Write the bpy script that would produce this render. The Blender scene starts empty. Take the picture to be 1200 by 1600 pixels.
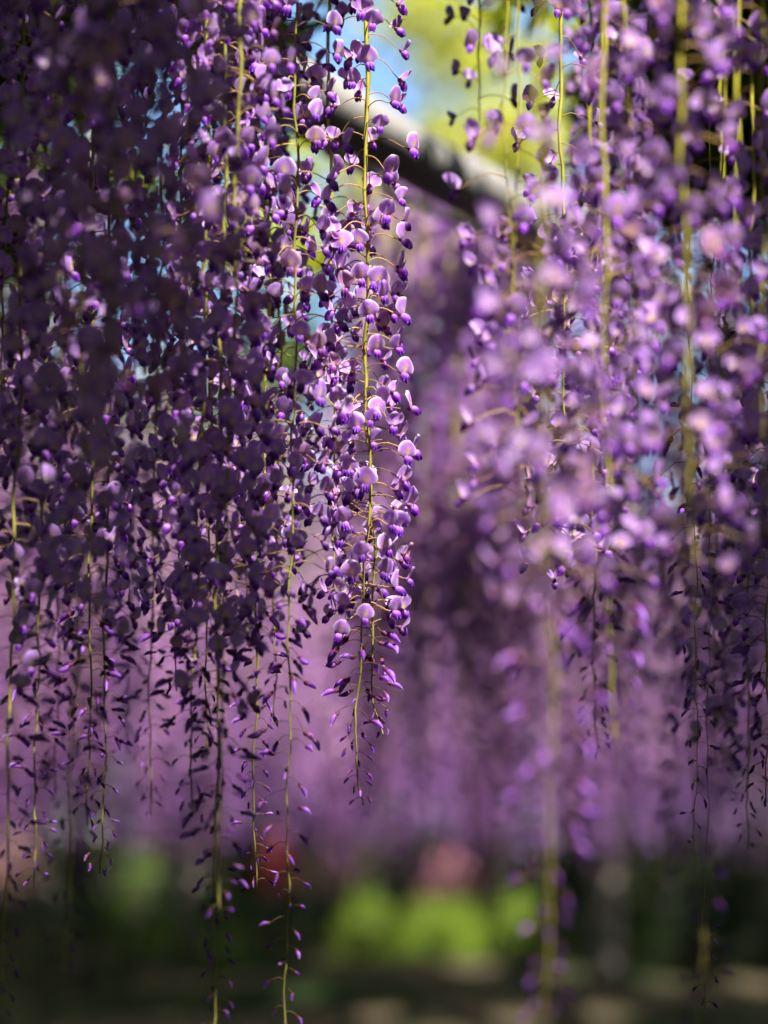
import bpy, math, random
import numpy as np
from mathutils import Vector, Matrix, Euler

R = math.radians
random.seed(11)
RNG = np.random.default_rng(7)
sc = bpy.context.scene
COL = sc.collection

# ------------------------------------------------------------------ camera
CAM = Vector((0.0, 0.0, 1.40))
PITCH = R(6.6)
FPX = 4250.0                       # focal length in photograph pixels (1200 wide)
cd = bpy.data.cameras.new("camera")
cam = bpy.data.objects.new("camera", cd); COL.objects.link(cam)
cam.location = CAM
cam.rotation_euler = (R(90) + PITCH, 0, 0)
cd.sensor_fit = 'HORIZONTAL'; cd.sensor_width = 24.0; cd.lens = 85.0
cd.clip_start = 0.05; cd.clip_end = 600
cd.dof.use_dof = True
cd.dof.focus_distance = 2.705
cd.dof.aperture_fstop = 2.3
sc.camera = cam

# ------------------------------------------------------------------ light
SUN = Vector((0.30, -0.42, 0.85)).normalized()      # towards the sun
elev = math.asin(SUN.z); azim = math.atan2(SUN.x, SUN.y)
w = bpy.data.worlds.new("World"); sc.world = w; w.use_nodes = True
nt = w.node_tree
bg = nt.nodes['Background']
sky = nt.nodes.new('ShaderNodeTexSky'); sky.sky_type = 'NISHITA'; sky.sun_disc = False
sky.sun_elevation = elev; sky.sun_rotation = azim
sky.air_density = 1.0; sky.dust_density = 0.3; sky.ozone_density = 7.0
nt.links.new(sky.outputs[0], bg.inputs[0]); bg.inputs[1].default_value = 0.075
sl = bpy.data.lights.new("sun", 'SUN'); so = bpy.data.objects.new("sun", sl); COL.objects.link(so)
sl.energy = 5.0; sl.angle = R(0.53); sl.color = (1.0, 0.95, 0.87)
so.rotation_euler = SUN.to_track_quat('Z', 'Y').to_euler()
so.location = (3, -1, 9)
sc.view_settings.view_transform = 'Standard'; sc.view_settings.look = 'None'
sc.view_settings.gamma = 1.0; sc.view_settings.exposure = 1.9
sc.view_settings.use_curve_mapping = False
sc.cycles.use_denoising = True
try:
    sc.cycles.denoiser = 'OPENIMAGEDENOISE'
    sc.cycles.denoising_input_passes = 'RGB_ALBEDO_NORMAL'
except Exception:
    pass
sc.cycles.max_bounces = 6; sc.cycles.diffuse_bounces = 4; sc.cycles.transmission_bounces = 4
sc.cycles.use_adaptive_sampling = True; sc.cycles.adaptive_threshold = 0.02
sc.cycles.sample_clamp_indirect = 6.0

# ------------------------------------------------------------------ helpers
ST, CT = math.sin(PITCH), math.cos(PITCH)
def at(px, py, Y):
    """the point at ground distance Y that the photograph's pixel shows"""
    a = (px - 600) / FPX; b = (800 - py) / FPX
    d = Vector((a, CT - b * ST, ST + b * CT))
    return CAM + d * (Y / d.y)

def tag(o, label=None, cat=None, group=None, kind=None):
    if label: o['label'] = label
    if cat: o['category'] = cat
    if group: o['group'] = group
    if kind: o['kind'] = kind
    return o

def empty(name, loc):
    o = bpy.data.objects.new(name, None); COL.objects.link(o)
    o.location = loc; o.empty_display_size = 0.05
    return o

def add(name, me, parent=None, loc=(0, 0, 0), rot=None, scale=None):
    o = bpy.data.objects.new(name, me); COL.objects.link(o)
    if parent is not None: o.parent = parent
    o.location = loc
    if rot is not None: o.rotation_euler = rot
    if scale is not None: o.scale = scale
    return o

class MB:
    """collects vertices, faces and a pigment per vertex"""
    def __init__(s): s.v = []; s.f = []; s.c = []
    def put(s, vs, fs, cs):
        k = len(s.v)
        s.v += [tuple(p) for p in vs]; s.c += [tuple(c) for c in cs]
        s.f += [tuple(i + k for i in f) for f in fs]
    def tube(s, pts, rad, n=4, col=(.3, .3, .1), cap=True):
        pts = [Vector(p) for p in pts]; m = len(pts)
        if not isinstance(rad, (list, tuple)): rad = [rad] * m
        vs = []; cs = []
        ref = None
        for i, p in enumerate(pts):
            t = (pts[min(i + 1, m - 1)] - pts[max(i - 1, 0)])
            if t.length < 1e-9: t = Vector((0, 0, 1))
            t.normalize()
            if ref is None:
                ref = Vector((0, 1, 0)) if abs(t.y) < 0.9 else Vector((1, 0, 0))
            u = (ref - t * ref.dot(t)).normalized(); ref = u
            vv = t.cross(u)
            for k in range(n):
                a = 2 * math.pi * k / n
                vs.append(p + (u * math.cos(a) + vv * math.sin(a)) * rad[i])
                cs.append(col[i] if isinstance(col, list) else col)
        fs = []
        for i in range(m - 1):
            for k in range(n):
                fs.append((i * n + k, i * n + (k + 1) % n, (i + 1) * n + (k + 1) % n, (i + 1) * n + k))
        if cap:
            fs.append(tuple(range(n - 1, -1, -1))); fs.append(tuple((m - 1) * n + k for k in range(n)))
        s.put(vs, fs, cs)
    def mesh(s, name, mats, smooth=True):
        me = bpy.data.meshes.new(name)
        me.from_pydata(s.v, [], s.f)
        at_ = me.color_attributes.new('pigment', 'FLOAT_COLOR', 'POINT')
        at_.data.foreach_set('color', np.array([c + (1.0,) for c in s.c], dtype=np.float32).ravel())
        for m in (mats if isinstance(mats, (list, tuple)) else [mats]): me.materials.append(m)
        if smooth: me.polygons.foreach_set('use_smooth', [True] * len(me.polygons))
        me.update()
        return me

def big_mesh(name, verts, faces, cols, mat, smooth=False):
    """numpy arrays -> mesh; faces (n,k)"""
    me = bpy.data.meshes.new(name)
    nv = len(verts); nf, k = faces.shape
    me.vertices.add(nv); me.vertices.foreach_set('co', verts.astype(np.float32).ravel())
    me.loops.add(nf * k); me.loops.foreach_set('vertex_index', faces.astype(np.int32).ravel())
    me.polygons.add(nf); me.polygons.foreach_set('loop_start', np.arange(0, nf * k, k, dtype=np.int32))
    me.polygons.foreach_set('loop_total', np.full(nf, k, dtype=np.int32))
    if smooth: me.polygons.foreach_set('use_smooth', np.ones(nf, dtype=bool))
    a = me.color_attributes.new('pigment', 'FLOAT_COLOR', 'POINT')
    c4 = np.ones((nv, 4), np.float32); c4[:, :3] = cols
    a.data.foreach_set('color', c4.ravel())
    me.materials.append(mat); me.update(calc_edges=True); me.validate()
    return me

# ------------------------------------------------------------------ materials
def soft_mat(name, trans=0.45, rough=0.5, spec=0.3, var=0.25, noise_scale=60, noise_amt=0.25, tint=False):
    """plant tissue: pigment from the mesh, per-object variation, fine mottling, light passes through"""
    m = bpy.data.materials.new(name); m.use_nodes = True
    t = m.node_tree; N = t.nodes; L = t.links
    out = N['Material Output']; p = N['Principled BSDF']
    at_ = N.new('ShaderNodeAttribute'); at_.attribute_name = 'pigment'
    oi = N.new('ShaderNodeObjectInfo')
    mr = N.new('ShaderNodeMapRange'); mr.inputs['To Min'].default_value = 1 - var; mr.inputs['To Max'].default_value = 1 + var
    L.new(oi.outputs['Random'], mr.inputs['Value'])
    tc = N.new('ShaderNodeTexCoord')
    no = N.new('ShaderNodeTexNoise'); no.inputs['Scale'].default_value = noise_scale; no.inputs['Detail'].default_value = 3
    L.new(tc.outputs['Object'], no.inputs['Vector'])
    mr2 = N.new('ShaderNodeMapRange'); mr2.inputs['From Min'].default_value = .3; mr2.inputs['From Max'].default_value = .7
    mr2.inputs['To Min'].default_value = 1 - noise_amt; mr2.inputs['To Max'].default_value = 1 + noise_amt
    L.new(no.outputs[0], mr2.inputs['Value'])
    mu = N.new('ShaderNodeMath'); mu.operation = 'MULTIPLY'
    L.new(mr.outputs[0], mu.inputs[0]); L.new(mr2.outputs[0], mu.inputs[1])
    vm = N.new('ShaderNodeVectorMath'); vm.operation = 'SCALE'
    L.new(at_.outputs['Color'], vm.inputs[0]); L.new(mu.outputs[0], vm.inputs['Scale'])
    col = vm.outputs[0]
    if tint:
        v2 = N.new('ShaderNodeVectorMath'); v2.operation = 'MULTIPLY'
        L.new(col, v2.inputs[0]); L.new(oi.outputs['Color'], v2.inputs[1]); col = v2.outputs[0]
    L.new(col, p.inputs['Base Color'])
    p.inputs['Roughness'].default_value = rough
    p.inputs['Specular IOR Level'].default_value = spec
    if trans > 0:
        tr = N.new('ShaderNodeBsdfTranslucent'); L.new(col, tr.inputs['Color'])
        mx = N.new('ShaderNodeMixShader'); mx.inputs[0].default_value = trans
        L.new(p.outputs[0], mx.inputs[1]); L.new(tr.outputs[0], mx.inputs[2]); L.new(mx.outputs[0], out.inputs['Surface'])
    return m

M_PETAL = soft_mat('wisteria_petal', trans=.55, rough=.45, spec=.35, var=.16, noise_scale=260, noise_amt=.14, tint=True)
M_STEM = soft_mat('green_stem', trans=.15, rough=.5, spec=.3, var=.15, noise_scale=35, noise_amt=.3)
M_LEAF = soft_mat('young_leaf', trans=.42, rough=.45, spec=.35, var=.1, noise_scale=6, noise_amt=.3)
M_BUSH = soft_mat('shrub_leaf', trans=.35, rough=.45, spec=.3, var=.1, noise_scale=2, noise_amt=.3)

def bark_mat(name, c1, c2, scale=18, stretch=(1, 1, .12), rough=.85):
    m = bpy.data.materials.new(name); m.use_nodes = True
    t = m.node_tree; N = t.nodes; L = t.links; p = N['Principled BSDF']
    tc = N.new('ShaderNodeTexCoord'); mp = N.new('ShaderNodeMapping'); mp.inputs['Scale'].default_value = stretch
    no = N.new('ShaderNodeTexNoise'); no.inputs['Scale'].default_value = scale; no.inputs['Detail'].default_value = 8
    no.inputs['Roughness'].default_value = .7
    L.new(tc.outputs['Object'], mp.inputs[0]); L.new(mp.outputs[0], no.inputs['Vector'])
    cr = N.new('ShaderNodeValToRGB'); cr.color_ramp.elements[0].position = .32; cr.color_ramp.elements[1].position = .68
    cr.color_ramp.elements[0].color = c1 + (1,); cr.color_ramp.elements[1].color = c2 + (1,)
    L.new(no.outputs[0], cr.inputs[0]); L.new(cr.outputs[0], p.inputs['Base Color'])
    p.inputs['Roughness'].default_value = rough
    bp = N.new('ShaderNodeBump'); bp.inputs['Strength'].default_value = .6; bp.inputs['Distance'].default_value = .006
    L.new(no.outputs[0], bp.inputs['Height']); L.new(bp.outputs[0], p.inputs['Normal'])
    return m
M_LOG = bark_mat('weathered_log', (.12, .11, .10), (.29, .27, .25), 22, (1, 1, .08))
M_BARK = bark_mat('dark_bark', (.03, .024, .02), (.09, .07, .055), 14, (1, 1, .25))
M_VINE = bark_mat('vine_bark', (.005, .004, .003), (.014, .010, .008), 20)
M_POST = bark_mat('pale_post', (.09, .075, .065), (.17, .14, .12), 10, (1, 1, .15))

def ground_mat():
    m = bpy.data.materials.new('garden_soil_and_grass'); m.use_nodes = True
    t = m.node_tree; N = t.nodes; L = t.links; p = N['Principled BSDF']
    tc = N.new('ShaderNodeTexCoord')
    n1 = N.new('ShaderNodeTexNoise'); n1.inputs['Scale'].default_value = .35; n1.inputs['Detail'].default_value = 3
    n2 = N.new('ShaderNodeTexNoise'); n2.inputs['Scale'].default_value = 9; n2.inputs['Detail'].default_value = 6
    L.new(tc.outputs['Object'], n1.inputs['Vector']); L.new(tc.outputs['Object'], n2.inputs['Vector'])
    r1 = N.new('ShaderNodeValToRGB'); e = r1.color_ramp.elements
    e[0].position = .44; e[0].color = (.008, .015, .003, 1); e[1].position = .56; e[1].color = (.055, .043, .026, 1)
    L.new(n1.outputs[0], r1.inputs[0])
    mr = N.new('ShaderNodeMapRange'); mr.inputs['From Min'].default_value = .3; mr.inputs['From Max'].default_value = .7
    mr.inputs['To Min'].default_value = .6; mr.inputs['To Max'].default_value = 1.35
    L.new(n2.outputs[0], mr.inputs['Value'])
    v = N.new('ShaderNodeVectorMath'); v.operation = 'SCALE'
    L.new(r1.outputs[0], v.inputs[0]); L.new(mr.outputs[0], v.inputs['Scale'])
    L.new(v.outputs[0], p.inputs['Base Color']); p.inputs['Roughness'].default_value = .95; p.inputs['Specular IOR Level'].default_value = .08
    bp = N.new('ShaderNodeBump'); bp.inputs['Strength'].default_value = .5; bp.inputs['Distance'].default_value = .03
    L.new(n2.outputs[0], bp.inputs['Height']); L.new(bp.outputs[0], p.inputs['Normal'])
    return m
M_GROUND = ground_mat()

# ------------------------------------------------------------------ ground
def build_ground():
    nx, ny = 60, 90
    xs = np.sign(np.linspace(-1, 1, nx)) * np.abs(np.linspace(-1, 1, nx)) ** 2 * 250
    ys = -60 + (np.linspace(0, 1, ny) ** 1.8) * 460
    X, Y = np.meshgrid(xs, ys)
    Z = .05 * np.sin(X * .7 + 1) * np.cos(Y * .45) + RNG.normal(0, .012, X.shape) - .05
    v = np.stack([X, Y, Z], -1).reshape(-1, 3)
    idx = np.arange(nx * ny).reshape(ny, nx)
    f = np.stack([idx[:-1, :-1], idx[:-1, 1:], idx[1:, 1:], idx[1:, :-1]], -1).reshape(-1, 4)
    me = big_mesh('ground', v, f, np.ones((len(v), 3)) * .1, M_GROUND, True)
    o = add('ground', me); tag(o, 'dark garden soil and grass under the trellis', 'ground', kind='structure')
build_ground()

# ------------------------------------------------------------------ leaves as many small faces
def leaf_cloud(centres, length, width, colA, colB, flat=.5, fold=.25):
    """one folded six-cornered leaflet per centre; returns verts, quads, colours"""
    n = len(centres)
    az = RNG.uniform(0, 2 * np.pi, n)
    d = np.stack([np.cos(az), np.sin(az), RNG.normal(-.15, .45 * (1 - flat) + .12, n)], -1)
    d /= np.linalg.norm(d, axis=1)[:, None]
    up = np.stack([RNG.normal(0, 1 - flat, n), RNG.normal(0, 1 - flat, n), np.ones(n)], -1)
    s = np.cross(d, up); s /= np.linalg.norm(s, axis=1)[:, None] + 1e-9
    nn = np.cross(s, d)
    L = (length * RNG.uniform(.65, 1.25, n))[:, None]; W = (width * RNG.uniform(.7, 1.2, n))[:, None]
    c = centres
    p0 = c - d * L * .5
    p1 = c + d * L * .5 - nn * L * .10
    a0 = c - d * L * .12 + s * W * .5 + nn * W * fold
    a1 = c + d * L * .2 + s * W * .4 + nn * W * fold * .8
    b0 = c - d * L * .12 - s * W * .5 + nn * W * fold
    b1 = c + d * L * .2 - s * W * .4 + nn * W * fold * .8
    v = np.stack([p0, a0, a1, p1, b1, b0], 1).reshape(-1, 3)
    k = (np.arange(n) * 6)[:, None]
    f = np.concatenate([k + np.array([0, 1, 2, 3]), k + np.array([0, 3, 4, 5])], 0)
    t = RNG.uniform(0, 1, n)[:, None]
    col = np.repeat(np.array(colA) * (1 - t) + np.array(colB) * t, 6, axis=0)
    return v, f, col

# ------------------------------------------------------------------ trellis
Z_T = 2.60
def log(name, p, q, r, mat, label, cat, group=None, n=16, wob=.006, kind=None):
    p = Vector(p); q = Vector(q); L = (q - p).length
    mb = MB(); k = max(6, int(L / .25)); pts = []; rr = []
    for i in range(k + 1):
        t = i / k
        pts.append(Vector((random.uniform(-wob, wob), random.uniform(-wob, wob), t * L)))
        rr.append(r * (1 + random.uniform(-.05, .05)) * (1.05 - .1 * t))
    mb.tube(pts, rr, n, (.2, .2, .2))
    o = add(name, mb.mesh(name, mat), None, p, (q - p).to_track_quat('Z', 'Y').to_euler())
    return tag(o, label, cat, group)

bA = at(450, 110, 4.33); bB = at(800, 312, 5.25); bA.z = bB.z = Z_T
bd = (bB - bA).normalized()
log('trellis_beam', bA - bd * 2.2, bB + bd * 5.2, .054, M_LOG,
    'thick weathered grey wooden beam slanting across behind the flowers', 'beam', n=20)
# thin dark vine below it
def vine(name, pts, r, label):
    pts = [Vector(p) for p in pts]; mb = MB(); o0 = pts[0].copy()
    out = []
    for i in range(len(pts) - 1):
        for j in range(6):
            t = j / 6; out.append(pts[i].lerp(pts[i + 1], t) + Vector((random.gauss(0, r), random.gauss(0, r), random.gauss(0, r))) * .35)
    out.append(pts[-1])
    mb.tube([p - o0 for p in out], [r * (1 - .45 * i / len(out)) for i in range(len(out))], 7, (.1, .08, .06))
    o = add(name, mb.mesh(name, M_VINE), None, o0)
    return tag(o, label, 'vine')
vine('vine_shoot', [at(470, 210, 4.1), at(548, 258, 4.2), at(640, 312, 4.3), at(765, 368, 4.4), at(900, 430, 4.55), at(1020, 330, 4.7), at(1100, 40, 4.8)], .0085,
     'thin dark vine shoot running just under the grey beam')
# other poles and posts of the trellis
for i, (x, lab) in enumerate([(-2.6, 'round trellis pole overhead on the left'), (2.4, 'round trellis pole overhead on the right')]):
    log('trellis_pole', (x, -4, Z_T + .09), (x, 26, Z_T + .09), .04, M_LOG, lab, 'pole')
for i, y in enumerate([-3.0, 0.2, 3.35, 9.6, 13, 17, 21, 25]):
    log('cross_pole', (-4.2, y, Z_T + .17), (5.2, y, Z_T + .17), .035, M_LOG,
        'trellis cross pole resting over the rows of racemes', 'pole', 'cross poles of the trellis')
for i, (x, y) in enumerate([(-2.6, 3.35), (2.4, 3.35), (-2.6, 13), (2.4, 13), (-2.6, -3), (2.4, -3)]):
    log('trellis_post', (x, y, -.1), (x, y, Z_T + .06), .07, M_POST, 'wooden trellis post standing to the side of the racemes', 'post', 'posts of the trellis')
pp = at(943, 1290, 25.0)
log('trellis_post', (pp.x, pp.y, -.1), (pp.x, pp.y, 2.7), .15, M_POST, 'blurred pale brown post in the background right of centre', 'post')
for i, px in enumerate((300,)):
    q = at(px, 1300, 29.0 + i * 3)
    log('trellis_post', (q.x, q.y, -.1), (q.x, q.y, 2.7), .11, M_POST,
        'dim blurred post behind the left racemes', 'post')

# ------------------------------------------------------------------ canopy of leaves over the trellis
LIT = [(300, 40, 200, 2.02, .02), (250, 60, 420, 2.3, .02), (150, 150, 500, 2.45, .025), (60, 100, 500, 2.5, .022), (320, 250, 700, 2.45, .022), (200, 500, 800, 2.6, .02), (100, 600, 900, 2.4, .025), (300, 700, 950, 2.5, .022),
       (590, 110, 1000, 2.66, .10), (505, 150, 420, 2.66, .08), (400, 40, 420, 2.55, .09), (375, 20, 330, 2.38, .06), (842, 300, 940, 1.85, .19),
       (806, 330, 800, 2.3, .09), (940, -20, 620, 3.3, .14), (970, 20, 620, 3.5, .14), (880, 120, 880, 2.6, .10), (945, 360, 820, 2.14, .12),
       (1065, 430, 640, 2.0, .05), (735, 330, 900, 5.3, .25), (792, 0, 450, 2.35, .08),
       (800, 330, 900, 5.6, .25), (930, 330, 700, 3.0, .08)]
def in_gap(P):
    """openings in the leaf roof through which the sun reaches the bright racemes"""
    g = np.zeros(len(P), bool)
    wob = .02 * np.sin(P[:, 0] * 31) + .02 * np.sin(P[:, 1] * 27 + 1)
    for px, y0, y1, d, r in LIT:
        a, b = at(px, y0, d), at(px, y1, d)
        for t in np.linspace(0, 1, 9):
            q = a.lerp(b, float(t)); k = (P[:, 2] - q.z) / SUN.z
            g |= (P[:, 0] - SUN.x * k - q.x) ** 2 + (P[:, 1] - SUN.y * k - q.y) ** 2 < (r + wob) ** 2
    return g

FAR_LIT = [(695, 1390, 30, .85, 1.1), (808, 1390, 31, .4, .7), (572, 1390, 29, .4, .7), (222, 1330, 31, .35, .7), (712, 1340, 33.5, .3, .5), (20, 1300, 34, .3, .5), (434, 1290, 34, .15, .3),
           (740, 1500, 28.3, .32, 1.7), (900, 1508, 27.3, .32, 1.6), (1030, 1515, 26.4, .24, 1.7), (1180, 1520, 25.9, .22, 1.5), (480, 1535, 24.3, .25, 1.2), (960, 1562, 22, .2, 1.0), (820, 1570, 21.5, .25, 1.0), (600, 1560, 22, .2, .8), (690, 1590, 20, .3, .8)]
def in_far_gap(P):
    g = np.zeros(len(P), bool)
    j = RNG.uniform(.7, 1.15, len(P))
    for px, py, Y, rx, ry in FAR_LIT:
        q = at(px, py, Y); k = (P[:, 2] - q.z) / SUN.z
        g |= ((P[:, 0] - SUN.x * k - q.x) / rx) ** 2 + ((P[:, 1] - SUN.y * k - q.y) / ry) ** 2 < j
    return g

def canopy():
    cs = []; big = []; young = []
    # dense roof round the camera: a lower layer of leaflets, broader leaves above
    n = 80000
    P = np.stack([RNG.uniform(-4.2, 4.6, n), RNG.uniform(-4.5, 4.0, n), 2.68 + np.abs(RNG.normal(0, .12, n))], -1)
    cs.append(P[~in_gap(P)])
    n = 50000
    P = np.stack([RNG.uniform(-4.2, 4.6, n), RNG.uniform(-4.5, 4.0, n), 2.82 + np.abs(RNG.normal(0, .12, n))], -1)
    big.append(P[~in_gap(P)])
    # clumped roof further in, open between 4 and 9 m above the gaze
    n = 150000
    P = np.stack([RNG.uniform(-5, 5.5, n), RNG.uniform(4.0, 26, n), 2.70 + np.abs(RNG.normal(0, .16, n))], -1)
    pxl = 600 + FPX * P[:, 0] / P[:, 1]
    cl = np.sin(P[:, 0] * 2.3 + 1.3 * np.sin(P[:, 1] * 1.1)) + np.sin(P[:, 1] * 1.7 + P[:, 0] * .9)
    keep = (cl > -.55) | (P[:, 1] > 17) | (pxl < 450) | (pxl > 1080)
    opn = (P[:, 1] < np.where(pxl > 480, 13.0, 9.5)) & (pxl > 60) & ((pxl < 985) | ((P[:, 1] > 5.0) & (pxl < 1260)))
    keep &= ~opn
    keep &= (P[:, 1] > 17) | (RNG.uniform(0, 1, n) < .66)
    keep &= ~((pxl > 1110) & (pxl < 1300) & (P[:, 1] > 7) & (P[:, 1] < 9))
    keep &= ~((P[:, 1] > 17) & in_far_gap(P))
    big.append(P[keep])
    # the far end of the roof with a few openings
    n = 110000
    P = np.stack([RNG.uniform(-5.7, 6.3, n), RNG.uniform(26, 38, n), 2.70 + np.abs(RNG.normal(0, .14, n))], -1)
    keep = ~in_far_gap(P)
    big.append(P[keep])
    # bright young sprays beyond the beam, thick shaded leaves over the right hand racemes
    def spray(px0, px1, y0, y1, d0, d1, cnt, per, dst):
        for i in range(cnt):
            c = at(random.uniform(px0, px1), random.uniform(y0, y1), random.uniform(d0, d1))
            q = RNG.normal(0, 1, (per, 3)) * np.array([.05, .07, .045]) + np.array(c)
            dst.append(q)
    spray(700, 900, -80, 10, 4.3, 4.7, 6, 16, young)
    spray(850, 960, 60, 200, 5.2, 5.6, 4, 14, young)
    spray(180, 480, 260, 420, 6.2, 7.5, 7, 20, young)
    spray(420, 470, 330, 520, 6.2, 7.5, 3, 16, young)
    spray(-60, 150, -60, 110, 3.2, 3.8, 10, 18, cs)
    spray(-60, 200, -60, 420, 3.7, 5.0, 20, 20, cs)
    spray(180, 420, -60, 220, 3.9, 5.0, 9, 18, cs)
    spray(1010, 1260, -60, 260, 4.1, 4.8, 100, 60, cs)
    def leaves(name, parts, ln, wd, ca, cb, label):
        v, f, c = leaf_cloud(np.concatenate(parts), ln, wd, ca, cb, flat=.55)
        o = add(name, big_mesh(name, v, f, c, M_LEAF)); tag(o, label, 'foliage', kind='stuff')
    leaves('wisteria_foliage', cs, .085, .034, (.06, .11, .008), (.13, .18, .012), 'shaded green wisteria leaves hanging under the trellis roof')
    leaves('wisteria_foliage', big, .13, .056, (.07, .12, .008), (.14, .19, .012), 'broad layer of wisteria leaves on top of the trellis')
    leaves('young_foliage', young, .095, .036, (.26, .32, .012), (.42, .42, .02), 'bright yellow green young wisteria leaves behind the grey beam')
canopy()

def roof_tiles():
    """leaf roof carried on in four metre patches, added to cut the ambient light"""
    n = 8000
    P = np.stack([RNG.uniform(-2.1, 2.1, n), RNG.uniform(-2.1, 2.1, n), np.abs(RNG.normal(0, .16, n))], -1)
    v, f, c = leaf_cloud(P, .16, .07, (.07, .12, .008), (.14, .19, .012), flat=.55)
    me = big_mesh('wisteria_foliage', v, f, c, M_LEAF)
    rnd = random.Random(3)
    for i in range(-4, 5):
        for j in range(-4, 12):
            x = .3 + i * 4; y = 0 + j * 4
            if abs(x - .3) < 4.5 and -3 < y < 26 and not (j in (0,) and False):
                if not (y < -3): continue
            if abs(x - .3) < 4.5 and 26 < y < 38: continue
            o = add('wisteria_foliage', me, None, (x, y, 2.7 + rnd.uniform(0, .05)), (0, 0, rnd.randrange(4) * math.pi / 2))
            tag(o, 'patch of leaf roof added around the trellis to cut sky light', 'foliage', 'added patches of the leaf roof', 'stuff')
roof_tiles()

# ------------------------------------------------------------------ flowers
LIL = (.385, .135, .65); LIL2 = (.54, .275, .80); RIM = (.93, .84, .95); DEEP = (.085, .008, .27); MAG = (.33, .045, .62)
CREAM = (.78, .70, .42); YEL = (.80, .66, .08); CAL = (.21, .055, .11); PED = (.52, .36, .16); PEDV = (.16, .09, .06)
def lerp3(a, b, t): return tuple(a[i] * (1 - t) + b[i] * t for i in range(3))

def pedicel(mb, rnd, L, drop=.12, col=PED, n=3, segs=4, r=.0006):
    pts = []; up = rnd.uniform(.05, .16); sw = rnd.uniform(-.12, .12)
    for i in range(segs + 1):
        t = i / segs
        pts.append((L * t, sw * L * t * t, L * (up * math.sin(math.pi * min(1, t * 1.15)) - drop * t ** 2.2)))
    mb.tube(pts, [r * (1.15 - .25 * i / segs) for i in range(segs + 1)], n, col, cap=False)
    return Vector(pts[-1])

def pod(mb, base, axis, length, wid, thick, nseg, nring, cfun, belly=0.0, side=Vector((0, 1, 0)), tipw=.12):
    axis = axis.normalized(); side = (side - axis * side.dot(axis)).normalized(); nrm = axis.cross(side)
    vs = []; cs = []
    for i in range(nring + 1):
        t = i / nring
        prof = (math.sin(math.pi * (.06 + .90 * t ** .8))) ** .75
        prof = max(prof, tipw if t > .5 else .25)
        c = base + axis * (t * length) + nrm * (belly * length * math.sin(math.pi * t))
        for k in range(nseg):
            a = 2 * math.pi * k / nseg
            vs.append(c + side * (math.cos(a) * wid * .5 * prof) + nrm * (math.sin(a) * thick * .5 * prof))
            cs.append(cfun(t, a))
    fs = []
    for i in range(nring):
        for k in range(nseg):
            fs.append((i * nseg + k, i * nseg + (k + 1) % nseg, (i + 1) * nseg + (k + 1) % nseg, (i + 1) * nseg + k))
    fs.append(tuple(range(nseg))); fs.append(tuple(nring * nseg + nseg - 1 - k for k in range(nseg)))
    mb.put(vs, fs, cs)

def banner(mb, rnd, base, lean, open_, nu, nv, fresh, yaw):
    """the round upright petal: keeled on its midrib, edge reflexed, small notch at the top"""
    upd = Vector((math.sin(lean), 0, math.cos(lean)))
    fr = Vector((math.cos(lean), 0, -math.sin(lean)))
    side = Vector((0, 1, 0))
    rot = Matrix.Rotation(yaw, 3, 'Z')
    W = .0212 * rnd.uniform(.9, 1.1); H = .0182 * rnd.uniform(.92, 1.08)
    curl = rnd.uniform(.10, .32); wob = rnd.uniform(0, 6.28); fold = 1 - open_
    vs = []; cs = []
    for j in range(nv + 1):
        v = j / nv
        hw = math.sin(math.pi * (.12 + .80 * v ** .82)) ** .62
        if v < .12: hw *= .72
        for i in range(nu + 1):
            u = -1 + 2 * i / nu
            u = math.copysign(abs(u) ** .75, u)
            notch = .06 * math.exp(-(u / .22) ** 2) * (v > .93) * -1 + .035 * math.exp(-(u / .1) ** 2) * (v > .93)
            x = u * hw * W * .5
            z = H * (v * 1.0 + notch - .10 * u * u * v + .05 * u * u * (1 - v))
            # midrib fold, wings swing back, rim reflexed
            depth = -fold * abs(x) * 1.5 - curl * W * .5 * (u * u) * (.35 + .65 * v) - .16 * H * max(0, v - .55) ** 1.4 * 2 * (curl + .3)
            depth += .0009 * math.sin(u * 4 + wob + v * 3) * v
            depth += .0016 * math.exp(-(u / .25) ** 2) * (1 - v)
            xx = x * (1 - .45 * fold)
            vs.append(base + rot @ (side * xx + upd * z + fr * depth))
            e = max(abs(u) ** 5, max(0, (v - .80) / .20) ** 1.7)
            c = lerp3(LIL, LIL2, .35 + .3 * (1 - abs(u)) )
            c = lerp3(c, RIM, (.95 if nu > 6 else .30) * e)  # pale rim also carries the bright look of backlit petal edges
            mid = math.exp(-(u / .26) ** 2) * max(0, 1 - abs(v - .33) / .36)
            c = lerp3(c, YEL if fresh else CREAM, .85 * min(1, mid * 1.1))
            if v < .1: c = lerp3(c, (.45, .16, .3), .6)
            cs.append(c)
    fs = []; n1 = nu + 1
    for j in range(nv):
        for i in range(nu):
            fs.append((j * n1 + i, j * n1 + i + 1, (j + 1) * n1 + i + 1, (j + 1) * n1 + i))
    mb.put(vs, fs, cs)

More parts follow.
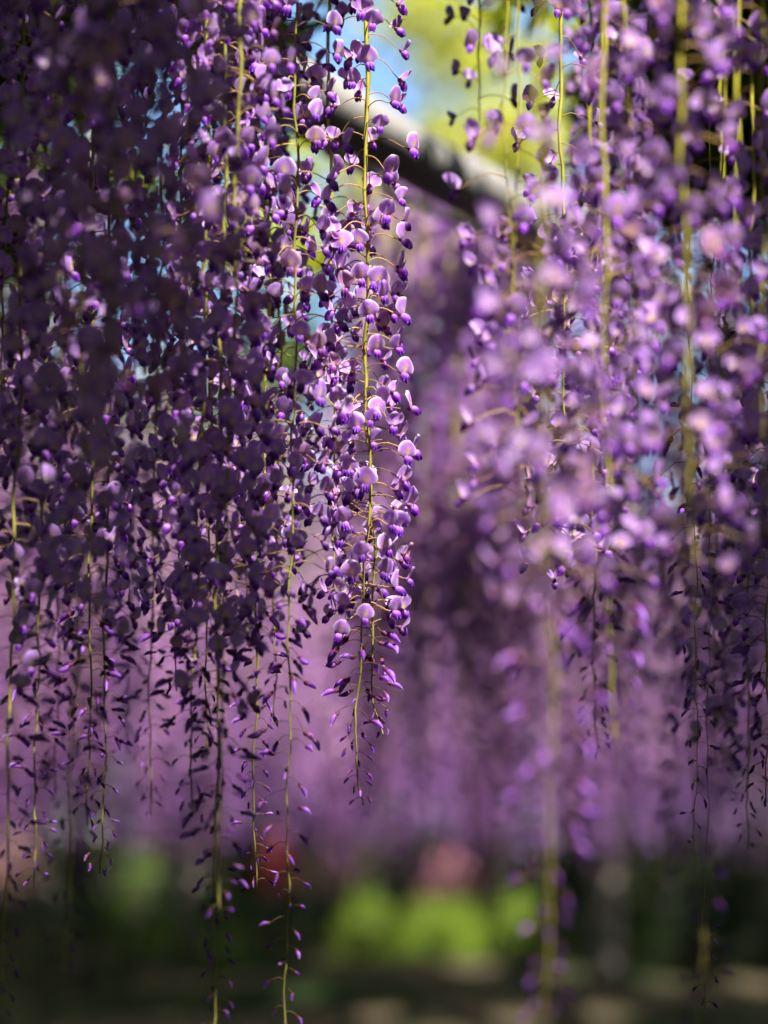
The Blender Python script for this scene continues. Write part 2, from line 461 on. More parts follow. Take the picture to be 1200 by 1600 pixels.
def flower_parts(seed, hi=True, fresh=False, openness=1.0):
    rnd = random.Random(seed)
    a, b, c = MB(), MB(), MB()
    L = rnd.uniform(.027, .040)
    e = pedicel(a, rnd, L, rnd.uniform(.10, .24), PED if not fresh else lerp3(PED, PEDV, .5), 4 if hi else 3, 6 if hi else 3)
    ax = Vector((.75, 0, -.35))
    pod(a, e - ax * .0006, ax, .0062, .0056, .0050, 7 if hi else 5, 3 if hi else 2, lambda t, q: lerp3(CAL, lerp3(CAL, LIL, .5), t), tipw=.95)
    yaw = rnd.uniform(-.5, .5)
    root = e + ax.normalized() * .0042
    lean = rnd.uniform(.22, .72)
    banner(b, rnd, root, lean, openness, 10 if hi else 4, 9 if hi else 4, fresh, yaw)
    rot = Matrix.Rotation(yaw + rnd.uniform(-.15, .15), 3, 'Z')
    kd = rot @ Vector((rnd.uniform(.40, .75), 0, -1))
    deep = rnd.uniform(.5, 1)
    def kc(t, q):
        base = lerp3((.60, .38, .74), MAG, min(1, t * 1.5))
        return lerp3(base, DEEP, min(1, max(0, t - .45) * 1.7) * deep)
    sd = rot @ Vector((0, 1, 0))
    ln = rnd.uniform(.0100, .0124)
    if hi:      # two wing petals closing over the keel
        for s in (-1, 1):
            pod(c, root + sd * (s * .0014) - kd.normalized() * .001, kd + sd * s * .10, ln, .0046, .0080, 7, 6, kc, .07, sd)
        pod(c, root + rot @ Vector((.0012, 0, 0)), kd + rot @ Vector((.12, 0, 0)), ln * .96, .0040, .0066, 6, 5,
            lambda t, q: lerp3((.45, .22, .62), DEEP, min(1, t * 1.3)), .04, sd)
    else:
        pod(c, root - kd.normalized() * .001, kd, ln, .0078, .0078, 6, 4, kc, .07, sd)
    return a, b, c

def join(*mbs):
    o = MB()
    for m in mbs: o.put(m.v, m.f, m.c)
    return o

def bud_parts(seed, big=1.0, hi=True):
    rnd = random.Random(seed)
    a, b = MB(), MB()
    L = rnd.uniform(.018, .030) * (.55 + .45 * big)
    e = pedicel(a, rnd, L, rnd.uniform(.10, .42), lerp3(PEDV, PED, .15 * big), 3, 4 if hi else 2, .00045)
    tilt = rnd.uniform(-.15, -1.1) if big > .5 else rnd.uniform(.3, -1.4)
    ax = Vector((math.cos(tilt), rnd.uniform(-.3, .3), math.sin(tilt)))
    ln = .0172 * (.45 + .55 * big); wd = .0060 * (.5 + .5 * big)
    pod(a, e - ax * .0006, ax, .0055 * (.5 + .5 * big), wd * .92, wd * .86, 6, 2, lambda t, q: lerp3((.10, .03, .06), CAL, t), tipw=.95)
    pale = rnd.uniform(0, 1)
    tip = lerp3(lerp3(LIL, DEEP, .3), LIL2, pale * .7) if big > .5 else lerp3(DEEP, LIL, .25)
    pod(b, e + ax * .0030 * big, ax, ln, wd * .85, wd * 1.12, 6, 5 if hi else 3,
        lambda t, q: lerp3(lerp3(CAL, MAG, .4), tip, min(1, t * 1.5)), .10 * (1 if rnd.random() < .8 else -1), Vector((0, 1, 0)))
    return a, b

NV = 9
FL_HI = []; FL = []; BUD_HI = []; BUD = []; TINY = []
for i in range(NV):
    fresh = i % 3 == 0; op = [1, .95, .8, 1, .9, .55, 1, .85, .7][i]
    a, b, c = flower_parts(100 + i, True, fresh, op)
    FL_HI.append((a.mesh('flower', [M_PETAL]), b.mesh('banner_petal', [M_PETAL]), c.mesh('keel', [M_PETAL])))
    FL.append(join(*flower_parts(100 + i, False, fresh, op)).mesh('flower', [M_PETAL]))
for i in range(6):
    a, b = bud_parts(300 + i, 1.0); BUD_HI.append((a.mesh('bud', [M_PETAL]), b.mesh('bud_petal', [M_PETAL])))
    BUD.append(join(*bud_parts(300 + i, 1.0, False)).mesh('bud', [M_PETAL]))
    TINY.append(join(*bud_parts(400 + i, .25, False)).mesh('bud', [M_PETAL]))

GOLD = 2.399963
def smooth_path(pts, n):
    """Catmull-Rom through the points"""
    P = [pts[0] * 2 - pts[1]] + pts + [pts[-1] * 2 - pts[-2]]
    out = []
    m = len(pts) - 1
    for i in range(n + 1):
        t = i / n * m; k = min(int(t), m - 1); u = t - k
        a, b, c, d = P[k], P[k + 1], P[k + 2], P[k + 3]
        out.append(.5 * ((2 * b) + (c - a) * u + (2 * a - 5 * b + 4 * c - d) * u * u + (3 * b - a - 3 * c + d) * u ** 3))
    return out

def raceme(label, pix, d, open_to, group, cat='wisteria raceme', hi=False, gap=.0062, size=1.0, tint=(1, 1, 1), first=-90,
           width=1.0, seed=0, budgap=.0072, stem_r=.0024, sparse=-999, sk=1.9):
    """pix: stem pixels from the top down; the last is the tip.  open_to: pixel row where flowers give way to buds"""
    gap *= .9
    z_sparse = at(600, sparse, d).z
    rnd = random.Random(seed * 77 + 5)
    P = [at(x, y, d) for x, y in pix]
    top = P[0].copy(); top.z = 2.70
    if top.z - P[0].z > .02: P = [top] + P
    path = smooth_path(P, 72)
    f1, f2, f3 = rnd.uniform(0, 6), rnd.uniform(0, 6), rnd.uniform(25, 40)
    path = [p + Vector((.0016 * math.sin(p.z * f3 + f1) + .0009 * math.sin(p.z * f3 * 2.7 + f2), .0016 * math.sin(p.z * f3 * .8 + f2), 0)) for p in path]
    root = empty('wisteria_raceme', path[0])
    tag(root, label, cat, group)
    L = [0.0]
    for i in range(1, len(path)): L.append(L[-1] + (path[i] - path[i - 1]).length)
    tot = L[-1]
    mb = MB()
    rad = [stem_r * (1 - .68 * (l / tot) ** 1.6) for l in L]
    cl = [lerp3((.50, .46, .03) if group == G3 or 'sunlit' in label else (.20, .205, .03), (.26, .23, .05), l / tot) for l in L]  # sunlight painted into the stem: bright pigment if sunlit, darker if shaded
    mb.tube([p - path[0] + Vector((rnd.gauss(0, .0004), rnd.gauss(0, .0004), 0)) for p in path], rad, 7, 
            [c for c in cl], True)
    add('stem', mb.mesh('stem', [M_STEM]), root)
    def pos(l):
        for i in range(1, len(L)):
            if L[i] >= l:
                t = (l - L[i - 1]) / max(1e-9, L[i] - L[i - 1]); return path[i - 1].lerp(path[i], t)
        return path[-1]
    z_first = at(600, first, d).z; z_open = at(600, open_to, d).z; z_tip = path[-1].z
    l = .02; k = rnd.randrange(50); az = rnd.uniform(0, 6.28)
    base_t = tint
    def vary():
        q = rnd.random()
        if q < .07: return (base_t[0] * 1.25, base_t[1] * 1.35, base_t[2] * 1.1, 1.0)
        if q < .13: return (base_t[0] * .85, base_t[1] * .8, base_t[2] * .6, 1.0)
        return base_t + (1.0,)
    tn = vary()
    while l < tot - .004:
        p = pos(l)
        az += GOLD + rnd.gauss(0, .45)
        if p.z > z_first: l += gap; continue
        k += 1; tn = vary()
        fb = (z_open - p.z) / max(.02, z_open - z_tip)       # 0 where buds begin, 1 at the tip
        rot = (rnd.gauss(0, .22), rnd.gauss(0, .16), az)
        if fb < 0 or (fb < .12 and rnd.random() < .5):
            s = size * rnd.uniform(.86, 1.12) * (1 - .12 * max(0, min(1, 1 + fb * 4)))
            kk = rnd.randrange(NV)
            if fb > -.12 and rnd.random() < .5: kk = rnd.choice((0, 3, 6))
            sc_ = (s * width, s, s)
            if hi:
                a, b, c = FL_HI[kk]
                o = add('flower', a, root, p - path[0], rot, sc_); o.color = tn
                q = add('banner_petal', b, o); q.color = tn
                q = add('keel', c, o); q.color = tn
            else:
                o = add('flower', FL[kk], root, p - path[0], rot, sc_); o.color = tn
            l += gap * rnd.uniform(.6, 1.4) * (sk if p.z > z_sparse else 1)
        else:
            fb = max(0, fb)
            s = size * max(.5, 1.12 - .75 * fb) * rnd.uniform(.85, 1.15)
            if fb < .55 or rnd.random() < .2:
                kk = rnd.randrange(6)
                if hi:
                    a, b = BUD_HI[kk]
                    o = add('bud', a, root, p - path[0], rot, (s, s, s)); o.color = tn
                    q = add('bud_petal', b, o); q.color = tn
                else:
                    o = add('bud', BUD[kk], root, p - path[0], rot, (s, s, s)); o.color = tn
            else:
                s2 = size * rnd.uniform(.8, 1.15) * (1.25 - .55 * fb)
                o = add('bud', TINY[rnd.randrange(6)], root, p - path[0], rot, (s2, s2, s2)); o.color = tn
            l += budgap * rnd.uniform(.6, 1.4) * (1.0 - .3 * fb)
    return root

G1 = 'sharp racemes around the bright one'; G2 = 'dim racemes on the left'; G3 = 'bright blurred racemes on the right'
RACEMES = [
 # label, stem pixels, distance, open_to, group, options
 ('bright sunlit lilac wisteria raceme in sharp focus at the centre', [(573, -140), (572, 300), (573, 620), (577, 800), (566, 950), (557, 1120), (560, 1190), (566, 1258)], 2.66, 965, G1, dict(hi=True, gap=.0047, budgap=.0062, sparse=310, tint=(1.10, 1.0, 1.08))),  # tint lightens the petals to stand in for stronger sunlight
 ('short raceme tucked behind the tip of the bright central one', [(573, -140), (573, 300), (574, 620), (579, 800), (586, 900), (582, 1040), (580, 1100), (596, 1150)], 2.69, 985, G1, dict(hi=True, gap=.010, first=760, budgap=.006)),
 ('long sharp raceme left of the bright one, its dark buds reaching the bottom edge', [(461, -120), (463, 350), (458, 700), (452, 1000), (450, 1300), (446, 1640)], 2.56, 900, G1, dict(hi=True, gap=.0078, budgap=.0105, stem_r=.0016)),
 ('raceme with a sunlit yellow stem, second left of the bright one, tip above the azaleas', [(412, -120), (416, 200), (420, 470), (408, 800), (400, 1000), (398, 1395)], 2.72, 860, G1, dict(gap=.0068)),
 ('wide raceme on a thick yellow stem at upper centre left', [(378, -120), (371, 200), (366, 480), (352, 800), (345, 1000), (344, 1440)], 2.38, 970, G2, dict(gap=.0066)),
 ('long raceme with trailing buds down to the bottom edge, left of centre', [(358, -120), (352, 200), (346, 560), (340, 900), (338, 1300), (334, 1640)], 2.50, 1050, G2, dict(gap=.0072)),
 ('raceme left of the wide one with its bud tip in front of green shrubs', [(326, -120), (322, 400), (318, 600), (304, 1000), (298, 1275)], 2.52, 990, G2, dict(gap=.0072)),
 ('slightly blurred raceme with dark stem crossing the blue sky patch', [(262, -120), (255, 250), (248, 500), (240, 800), (233, 1275)], 3.0, 940, G2, dict(gap=.0072)),
 ('dark blurred raceme near the upper left in front of the others', [(300, -120), (296, 200), (292, 560)], 2.02, 520, G2, dict(gap=.0066)),
 ('dark blurred raceme with a yellow spotted flower at upper left', [(238, -120), (240, 250), (236, 640)], 2.06, 590, G2, dict(gap=.0068)),
 ('brownish withered raceme, strongly blurred, at left', [(172, -120), (176, 300), (178, 600), (182, 770)], 1.9, 740, G2, dict(gap=.0095, tint=(1.05, 1.0, .85))),
 ('dim raceme left of the brownish withered one with fading buds below', [(128, -120), (128, 400), (124, 800), (116, 1100), (102, 1520)], 2.26, 890, G2, dict(gap=.0068)),
 ('slender raceme right of the withered one, dark buds on thin stem', [(172, -120), (170, 500), (165, 900), (160, 1365)], 2.85, 950, G2, dict(gap=.0075)),
 ('raceme ending in a feathery dark bud tip near the left edge', [(74, -120), (70, 500), (62, 950), (55, 1200), (54, 1385)], 2.9, 990, G2, dict(gap=.0072, budgap=.006)),
 ('leftmost long raceme with dark stem and buds along the left edge', [(40, -120), (34, 480), (26, 750), (18, 1000), (11, 1300), (4, 1640)], 2.46, 990, G2, dict(gap=.0072, budgap=.010)),
 ('raceme with a greenish stem cut by the upper left edge of the picture', [(16, -120), (12, 220), (4, 520), (-6, 800)], 2.5, 740, G2, dict(gap=.0068)),
 ('blurred dark raceme between the left edge and the withered one', [(85, -120), (90, 200), (92, 500), (92, 700)], 2.1, 660, G2, dict(gap=.0068)),
 ('raceme hanging behind the thick yellow stem, tip at mid height', [(400, -120), (396, 300), (390, 700), (385, 1010)], 2.95, 990, G2, dict(gap=.0066)),
 ('raceme behind the dark stem at left with purple flowers against mauve', [(280, -120), (284, 400), (280, 760), (276, 1080)], 2.8, 950, G2, dict(gap=.0066)),
 ('sunlit raceme squeezed between the bright one and its left neighbour', [(512, -120), (516, 260), (520, 520), (522, 780), (521, 960)], 2.78, 930, G1, dict(gap=.0068, hi=True, first=300)),
 ('dark raceme behind the leftmost long one, tip at lower left', [(100, -120), (98, 400), (92, 800), (88, 1250)], 3.1, 930, G2, dict(gap=.0072)),
 ('dark raceme between the withered one and the sky patch', [(212, -120), (210, 400), (206, 800), (200, 1180)], 3.2, 900, G2, dict(gap=.0072)),
 ('shaded raceme with close set flowers beside the sharp long one', [(438, -120), (440, 400), (432, 760), (428, 1120)], 2.9, 960, G2, dict(gap=.0072)),
 ('shaded raceme behind the raceme with trailing buds, tip over mauve', [(336, -120), (330, 400), (326, 800), (322, 1180)], 2.8, 960, G2, dict(gap=.0072)),
 ('shaded raceme between the dim one and the slender one at left', [(148, -120), (146, 400), (142, 800), (138, 1290)], 2.6, 940, G2, dict(gap=.0075)),
 # right
 ('big bright blurred raceme with a broad yellow stem, right of centre', [(842, -120), (846, 480), (850, 700), (858, 950), (863, 1200), (851, 1600)], 1.85, 900, G3, dict(gap=.0062, sparse=360, sk=3.2, stem_r=.0019)),
 ('blurred raceme with straight green stem, second right of the bright one', [(942, -120), (946, 560), (952, 900), (962, 1180)], 2.14, 860, G3, dict(gap=.0075, first=300)),
 ('blurred raceme with yellow stem ending at mid height on the right', [(974, -120), (984, 330), (990, 690)], 2.25, 650, G3, dict(gap=.0068)),
 ('long blurred raceme with green stem reaching the bottom at right', [(1060, -120), (1070, 400), (1076, 620), (1082, 900), (1089, 1200), (1098, 1640)], 2.0, 840, G3, dict(gap=.0076)),
 ('short stemmed raceme at upper right in front of the dark foliage', [(1018, -120), (1022, 200), (1026, 420)], 2.3, 390, G3, dict(gap=.010)),
 ('raceme cut by the right edge with loose pale flowers', [(1188, -120), (1192, 400), (1190, 700), (1194, 960)], 2.16, 900, G3, dict(gap=.0078)),
 ('dim raceme at upper right with flowers over black shade', [(1130, -120), (1130, 300), (1136, 620), (1140, 860)], 2.35, 800, G3, dict(gap=.0082)),
 ('fine dark raceme with tiny buds beside the long green stem at right', [(1074, 300), (1080, 700), (1088, 1000), (1086, 1335)], 2.72, 560, G3, dict(gap=.02, budgap=.012, first=560, stem_r=.0011)),
 ('thin raceme tip with a few buds at the bottom right', [(1112, 300), (1108, 1000), (1102, 1400), (1100, 1575)], 2.7, 600, G3, dict(gap=.03, budgap=.012, first=1400, stem_r=.0009)),
 ('pale blurred raceme in front of the yellow foliage at the top', [(792, -120), (790, 150), (795, 330), (800, 480)], 2.35, 440, G3, dict(gap=.022, stem_r=.0014)),
 ('short blurred raceme with drooping purple flowers over the yellow foliage', [(748, -120), (750, 60), (748, 190)], 3.0, 170, G3, dict(gap=.018)),
 ('soft raceme right of the bright one with a long pale green stem', [(712, 285), (714, 400), (716, 800), (718, 1000), (724, 1090)], 5.25, 880, G3, dict(gap=.0066, size=1.15, stem_r=.0042)),
 ('soft raceme with faint stem ending below the mauve haze', [(732, 292), (734, 700), (736, 1000), (742, 1340)], 5.35, 920, G3, dict(gap=.0072, size=1.15, stem_r=.0042)),
 ('soft raceme with trailing pale stem over the bright green shrub', [(780, 300), (778, 600), (773, 950), (770, 1490)], 5.45, 900, G3, dict(gap=.0072, size=1.15, stem_r=.0042)),
 ('blurred raceme behind the broad yellow stem with pale pink flowers', [(872, -120), (880, 300), (884, 640), (888, 900)], 2.6, 900, G3, dict(gap=.0068, sparse=300, sk=2.6)),
 ('sunny washed out raceme at upper right of centre', [(944, -120), (940, 180), (930, 420), (926, 760)], 3.3, 720, G3, dict(gap=.0058)),
 ('second sunny washed out raceme beside the dark shade', [(985, -120), (975, 180), (965, 420), (962, 700)], 3.5, 660, G3, dict(gap=.0056)),
 ('blurred raceme with faint green stem behind the straight green one', [(922, 100), (926, 600), (928, 900), (930, 1180)], 3.0, 880, G3, dict(gap=.0076, first=330)),
 ('sunny raceme left of the broad yellow stem with white glints', [(812, -120), (806, 400), (806, 620), (812, 800)], 2.3, 820, G3, dict(gap=.0070, sparse=340, sk=5, stem_r=.0014)),
 ('dim raceme with pale blue blossoms low at the right edge', [(1128, 200), (1122, 700), (1116, 1000), (1118, 1200)], 3.1, 1160, G3, dict(gap=.0074, first=560)),
 ('shaded raceme between the pale blue one and the right edge', [(1152, -120), (1150, 500), (1146, 900), (1146, 1240)], 3.4, 980, G3, dict(gap=.0066, first=420)),
 ('shaded raceme half cut off by the right edge', [(1204, -120), (1204, 500), (1200, 900), (1198, 1260)], 2.75, 1000, G3, dict(gap=.0066, first=500)),
 ('dark raceme filling the lower right edge', [(1176, 200), (1172, 700), (1168, 1100), (1170, 1330)], 2.95, 960, G3, dict(gap=.0074, first=500)),
]
for i, (lab, pix, d, op, grp, kw) in enumerate(RACEMES):
    raceme(lab, pix, d, op, grp, seed=i + 1, **kw)

# ------------------------------------------------------------------ background racemes (flowers too blurred to tell apart)
def far_meshes(seed, length, lowpoly):
    rnd = random.Random(seed)
    mb = MB(); st = MB()
    st.tube([(0, 0, 0), (.004, 0, -length * .5), (0, .004, -length)], [.0022, .0017, .0007], 5, (.34, .34, .05))
    l = .01; az = rnd.uniform(0, 6)
    lib = far_meshes.lib
    open_ = length * rnd.uniform(.66, .8)
    while l < length:
        az += GOLD + rnd.gauss(0, .5)
        if l < open_: src = rnd.choice(lib[0]); s = rnd.uniform(.9, 1.2)
        else: src = rnd.choice(lib[1]); s = rnd.uniform(.8, 1.1) * (1.15 - .5 * (l - open_) / (length - open_))
        Mx = Euler((rnd.gauss(0, .22), rnd.gauss(0, .16), az)).to_matrix()
        g = rnd.uniform(.82, 1.15)
        k = len(mb.v)
        mb.v += [tuple(Mx @ (Vector(p) * s) + Vector((0, 0, -l))) for p in src.v]
        mb.c += [tuple(q * g for q in c) for c in src.c]
        mb.f += [tuple(i + k for i in f) for f in src.f]
        l += rnd.uniform(.006, .0125)
    return st.mesh('stem', [M_STEM]), mb.mesh('flowers', [M_PETAL], True)
far_meshes.lib = ([join(*flower_parts(500 + i, False, False, .9)) for i in range(4)], [join(*bud_parts(520 + i, 1, False)) for i in range(3)])
FARLEN = (1.15, 1.05, 1.25, .95, 1.1)
FAR = [far_meshes(600 + i, ln, True) for i, ln in enumerate(FARLEN)]

def far_racemes():
    rnd = random.Random(4)
    spots = []
    tries = 0
    while len(spots) < 245 and tries < 60000:
        tries += 1
        Y = 4.3 + (rnd.random() ** 1.25) * 10
        px = rnd.uniform(-60, 1260) if rnd.random() < .72 else rnd.uniform(500, 800)
        if 540 < px < 820 and rnd.random() < .6: Y = rnd.uniform(5.3, 6.4)
        if Y < 5.9 and 160 < px < 530: continue
        if Y < 7.4 and 160 < px < 530 and rnd.random() < .45: continue
        if Y < 5.3 and 160 < px < 900: continue
        x = (px - 600) * Y / FPX
        mind = .075 + .006 * Y
        if any((x - a) ** 2 + (Y - b) ** 2 < mind * mind for a, b, _ in spots): continue
        spots.append((x, Y, px))
    for px in range(585, 880, 17):
        Y = 4.33 + (px - 450) / 350 * .92 + rnd.uniform(.2, .55); spots.append(((px - 600) * Y / FPX, Y, px))
    for x, Y, px in spots:
        j = rnd.randrange(len(FAR)); st, fl = FAR[j]
        top = 2.60 + rnd.uniform(-.08, .06)
        if 540 < px < 900 and Y < 6.5: top = 2.66
        elif px < 900 and Y < 8: top -= .08
        tip = 1.36 + rnd.gauss(0, .08) + (.12 if Y < 7 else 0)
        s = (top - tip) / FARLEN[j]
        root = empty('wisteria_raceme', (x, Y, top))
        root.rotation_euler = (rnd.gauss(0, .012), rnd.gauss(0, .012), rnd.uniform(0, 6.28)); root.scale = (1.12, 1.12, s)
        if px < 300: lab, g_ = 'blurred mauve raceme in the far curtain at the left edge', 'background racemes at far left'
        elif px < 600: lab, g_ = 'blurred mauve raceme in the far curtain left of the bright raceme', 'background racemes left of centre'
        elif px < 900: lab, g_ = 'blurred mauve raceme in the far curtain right of the bright raceme', 'background racemes right of centre'
        else: lab, g_ = 'blurred mauve raceme in the far curtain at the right edge', 'background racemes at far right'
        tag(root, lab, 'wisteria raceme', g_)
        g = rnd.uniform(.9, 1.1)
        add('stem', st, root)
        o = add('flowers', fl, root); o['kind'] = 'stuff'; o.color = (g * 1.12, g, g * .9, 1)
far_racemes()

def distant_mass():
    """the racemes at the end of the trellis, run together into one mauve veil"""
    rnd = np.random.default_rng(5)
    n = 420
    Y = rnd.uniform(13, 30, n); X = (rnd.uniform(-150, 1350, n) - 600) * Y / FPX
    per = 120
    tt = rnd.uniform(0, 1, (n, per)); tip = rnd.normal(1.36, .09, n)[:, None]
    Z = 2.6 - tt * (2.6 - tip)
    az = rnd.uniform(0, 6.28, (n, per)); rr = rnd.uniform(.025, .06, (n, per)) * (1.05 - .7 * tt ** 3)
    P = np.stack([X[:, None] + np.cos(az) * rr, Y[:, None] + np.sin(az) * rr, Z], -1).reshape(-1, 3)
    v, f, c = leaf_cloud(P, .034, .030, (.40, .18, .55), (.55, .33, .66), flat=.05)
    o = add('distant_wisteria', big_mesh('distant_wisteria', v, f, c, M_PETAL))
    tag(o, 'mauve veil of distant wisteria racemes at the end of the trellis', 'wisteria', kind='stuff')
distant_mass()

# ------------------------------------------------------------------ garden beyond
def shrub(name, label, cat, c, rx, ry, h, n, colA, colB, blossom=None, nb=0, group=None, leaf=.05):
    low = .62
    root = empty(name, (c[0], c[1], 0)); tag(root, label, cat, group)
    def shell(m, k=1.0, low=0.0):
        q = RNG.normal(0, 1, (m, 3)); q /= np.linalg.norm(q, axis=1)[:, None]
        q[:, 2] = np.abs(q[:, 2])
        if low: q[:, 2] = low + (1 - low) * q[:, 2]; q /= np.linalg.norm(q, axis=1)[:, None]
        lump = 1 + .14 * np.sin(q[:, 0] * 7 + c[0]) * np.sin(q[:, 1] * 6 + q[:, 2] * 5)
        rad = RNG.uniform(.62, 1.12, m) * lump * k
        return q * rad[:, None] * np.array([rx, ry, h])
    v, f, cc = leaf_cloud(shell(n), leaf, leaf * .5, colA, colB, flat=.2)
    o = add('foliage', big_mesh('foliage', v, f, cc, M_BUSH), root); o['kind'] = 'stuff'
    if nb:
        v, f, cc = leaf_cloud(shell(nb, 1.05, low), .06, .055, blossom, tuple(min(1, b * 1.25) for b in blossom), flat=.3)
        o = add('blossoms', big_mesh('blossoms', v, f, cc, M_BUSH), root); o['kind'] = 'stuff'
    mb = MB()
    for i in range(5):
        a = i * 1.256; mb.tube([(0, 0, -.1), (math.cos(a) * rx * .3, math.sin(a) * ry * .3, h * .35), (math.cos(a) * rx * .6, math.sin(a) * ry * .6, h * .75)], [.03, .02, .008], 5, (.1, .08, .06))
    add('branches', mb.mesh('branches', M_BARK), root)

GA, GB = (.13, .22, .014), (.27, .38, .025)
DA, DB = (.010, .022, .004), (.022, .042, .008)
PINK = (.76, .27, .40); RED = (.62, .10, .13); PALE = (.62, .36, .34)
SHR = [
 ('lit yellow green shrub below the pink azalea, right of the bright raceme', 'shrub', 690, 30, .62, .8, .62, 2600, GA, GB, None, 0),
 ('small lit green shrub right of the largest green one', 'shrub', 808, 31, .32, .5, .66, 1400, GA, GB, None, 0),
 ('lit green shrub under the tip of the bright raceme', 'shrub', 572, 29, .34, .5, .70, 1500, GA, GB, None, 0),
 ('tall light green shrub behind the long left raceme', 'shrub', 222, 31, .34, .5, 1.25, 1800, (.08, .16, .01), (.15, .26, .015), None, 0),
 ('low green shrub behind the bud tips at left', 'shrub', 330, 29, .4, .6, .8, 1500, (.05, .11, .012), (.1, .18, .02), None, 0),
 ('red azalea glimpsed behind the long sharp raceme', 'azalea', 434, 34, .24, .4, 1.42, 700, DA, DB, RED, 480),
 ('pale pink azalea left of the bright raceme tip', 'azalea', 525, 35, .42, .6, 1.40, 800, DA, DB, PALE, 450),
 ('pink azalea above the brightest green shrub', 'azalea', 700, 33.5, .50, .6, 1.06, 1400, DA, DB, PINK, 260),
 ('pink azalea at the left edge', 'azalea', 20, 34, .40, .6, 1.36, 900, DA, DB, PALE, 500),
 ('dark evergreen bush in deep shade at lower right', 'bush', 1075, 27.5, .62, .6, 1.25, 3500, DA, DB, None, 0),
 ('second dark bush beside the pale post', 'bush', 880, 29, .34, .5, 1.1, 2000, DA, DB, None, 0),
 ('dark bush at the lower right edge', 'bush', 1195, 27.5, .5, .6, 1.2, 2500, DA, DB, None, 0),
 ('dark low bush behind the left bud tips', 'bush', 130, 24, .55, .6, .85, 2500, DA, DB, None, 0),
 ('green leaf cluster on a shrub right of the pale post', 'shrub', 1012, 30, .2, .4, 1.45, 900, GA, GB, None, 0),
]
for lab, cat, px, Y, rx, ry, h, n, ca, cb, bl, nb in SHR:
    q = at(px, 1300, Y)
    shrub({'shrub': 'green_shrub', 'azalea': 'azalea_bush', 'bush': 'dark_bush'}[cat], lab, cat, (q.x, Y), rx, ry, h, n, ca, cb, bl, nb,
          {'shrub': 'shrubs beyond the trellis', 'azalea': 'azaleas beyond the trellis', 'bush': 'dark bushes in shade'}[cat])

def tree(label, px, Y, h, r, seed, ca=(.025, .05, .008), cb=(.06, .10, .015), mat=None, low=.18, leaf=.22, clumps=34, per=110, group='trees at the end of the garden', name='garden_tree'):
    rnd = random.Random(seed); q = at(px, 1300, Y)
    root = empty(name, (q.x, Y, 0)); tag(root, label, 'tree', group)
    mb = MB(); mb.tube([(0, 0, -.2), (.05, 0, h * .3), (-.05, .1, h * .6), (0, 0, h * .85)], [.22, .17, .11, .04], 9, (.1, .08, .06))
    for i in range(7):
        a = rnd.uniform(0, 6.28); z0 = h * rnd.uniform(.3, .65)
        mb.tube([(0, 0, z0), (math.cos(a) * r * .4, math.sin(a) * r * .4, z0 + h * .12), (math.cos(a) * r * .85, math.sin(a) * r * .85, z0 + h * .2)], [.08, .05, .015], 6, (.1, .08, .06))
    add('trunk', mb.mesh('trunk', M_BARK), root)
    cs = []
    for i in range(clumps):
        a = rnd.uniform(0, 6.28); rr = r * math.sqrt(rnd.random()); z = h * rnd.uniform(low, 1.0)
        rr *= max(.25, 1 - abs(z / h - .5) * 1.1)
        c = np.array([math.cos(a) * rr, math.sin(a) * rr, z])
        cs.append(c + RNG.normal(0, 1, (per, 3)) * np.array([.42, .42, .28]) * (leaf / .22) ** .5)
    v, f, c = leaf_cloud(np.concatenate(cs), leaf, leaf * .55, ca, cb, flat=.2)
    o = add('crown', big_mesh('crown', v, f, c, mat or M_BUSH), root); o['kind'] = 'stuff'
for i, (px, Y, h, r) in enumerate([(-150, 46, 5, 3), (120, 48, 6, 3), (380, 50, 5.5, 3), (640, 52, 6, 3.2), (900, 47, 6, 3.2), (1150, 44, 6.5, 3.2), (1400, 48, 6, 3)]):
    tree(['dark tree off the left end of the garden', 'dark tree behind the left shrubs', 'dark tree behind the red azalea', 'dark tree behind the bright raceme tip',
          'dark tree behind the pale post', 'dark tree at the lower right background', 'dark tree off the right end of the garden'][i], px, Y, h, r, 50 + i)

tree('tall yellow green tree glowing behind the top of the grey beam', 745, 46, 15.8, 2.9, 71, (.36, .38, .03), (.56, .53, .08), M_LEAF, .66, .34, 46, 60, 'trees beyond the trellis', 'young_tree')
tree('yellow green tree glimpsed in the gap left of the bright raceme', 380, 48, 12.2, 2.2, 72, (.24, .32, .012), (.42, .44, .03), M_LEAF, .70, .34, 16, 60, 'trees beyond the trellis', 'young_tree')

def copy_tree(o, parent=None):
    c = o.copy(); COL.objects.link(c); c.parent = parent
    for ch in list(o.children): copy_tree(ch, c)
    return c
proto = [o for o in COL.objects if o.name.startswith('garden_tree')]
rnd = random.Random(8)
ring = [(-19, y) for y in range(-12, 46, 6)] + [(19, y) for y in range(-12, 46, 6)] + [(x, -20) for x in range(-18, 19, 6)] 
for x, y in ring:  # trees added out of view to block the low sky light
    c = copy_tree(rnd.choice(proto)); c.location = (x + rnd.uniform(-1, 1), y + rnd.uniform(-1, 1), 0)
    c.rotation_euler.z = rnd.uniform(0, 6.28); c.scale = (1.25, 1.25, 1.1)
    tag(c, 'dark leafy tree added around the trellis outside the picture to block low sky', 'tree', 'added trees around the trellis')

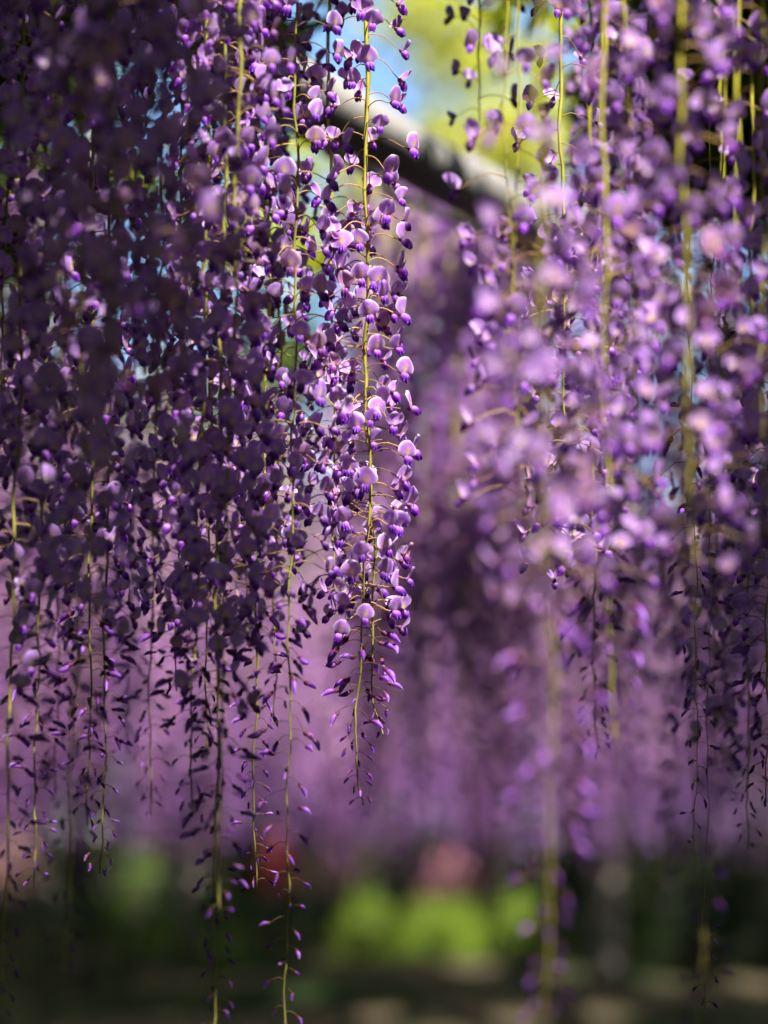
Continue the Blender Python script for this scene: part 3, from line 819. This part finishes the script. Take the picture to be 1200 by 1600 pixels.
def hedge():
    n = 36000
    P = np.stack([RNG.uniform(-17, 17, n), RNG.uniform(-.7, .7, n), RNG.uniform(0, 2.6, n) + RNG.normal(0, .1, n)], -1)
    root = empty('garden_hedge', (0, 41, 0)); tag(root, 'dark clipped hedge closing the far end of the garden', 'hedge')
    v, f, c = leaf_cloud(P, .17, .10, (.02, .045, .008), (.05, .085, .012), flat=.2)
    o = add('foliage', big_mesh('foliage', v, f, c, M_BUSH), root); o['kind'] = 'stuff'
    mb = MB()
    for i in range(-16, 17, 2): mb.tube([(i, 0, -.1), (i + .1, 0, 1.2), (i, .1, 2.2)], [.06, .05, .02], 6, (.1, .08, .06))
    o = add('stems', mb.mesh('stems', M_BARK), root); o['kind'] = 'stuff'
hedge()

def bee():
    bpy.context.view_layer.update()
    want = at(517, 623, 2.70); best = None
    for o in COL.objects:
        if not o.name.startswith('flower') or o.type != 'MESH' or not o.children: continue
        p = o.matrix_world @ Vector((.040, 0, .004))
        if p.y < 2.70 and (best is None or (p - want).length < (best - want).length): best = p
    root = empty('honey_bee', best + Vector((.001, -.005, .001))); root.rotation_euler = (R(20), R(-35), R(25))
    tag(root, 'small striped bee on a lilac flower left of the bright yellow stem', 'bee')
    mb = MB(); n = 10
    prof = [(-.0075, .0004), (-.0068, .0014), (-.0055, .0022), (-.004, .0025), (-.0025, .0023), (-.0012, .0015), (-.0006, .0010), (.0002, .0018),
            (.0015, .0023), (.0028, .0020), (.0036, .0009), (.0041, .0013), (.005, .0016), (.006, .0011), (.0064, .0003)]
    cols = [(.04, .03, .01), (.35, .18, .02), (.03, .02, .01), (.45, .24, .03), (.03, .02, .01), (.45, .24, .03), (.03, .02, .01), (.30, .20, .06), (.34, .22, .07),
            (.24, .16, .05), (.03, .02, .01), (.05, .04, .02), (.03, .02, .01), (.03, .02, .01), (.02, .02, .01)]
    mb.tube([(x, 0, -.0006 * (x < -.001)) for x, r in prof], [r for x, r in prof], n, cols)
    add('body', mb.mesh('body', [M_STEM]), root)
    for sd in (-1, 1):
        lg = MB()
        for k, x in enumerate((-.0002, .0012, .0026)):
            lg = MB(); lg.tube([(x, sd * .0014, -.001), (x + (k - 1) * .0012, sd * .0034, -.0006), (x + (k - 1) * .002, sd * .0042, -.0034)], [.00032, .00028, .00016], 4, (.05, .03, .015))
            add('leg', lg.mesh('leg', [M_STEM]), root)
        wg = MB()
        wg.put([(.0012, sd * .001, .0016), (.0005, sd * .0035, .0030), (-.002, sd * .0062, .0038), (-.0052, sd * .0066, .0036), (-.0064, sd * .0048, .0032), (-.004, sd * .0024, .0026)],
               [(0, 1, 2, 5), (2, 3, 4, 5)], [(.5, .42, .3)] * 6)
        add('wing', wg.mesh('wing', [M_LEAF]), root)
bee()
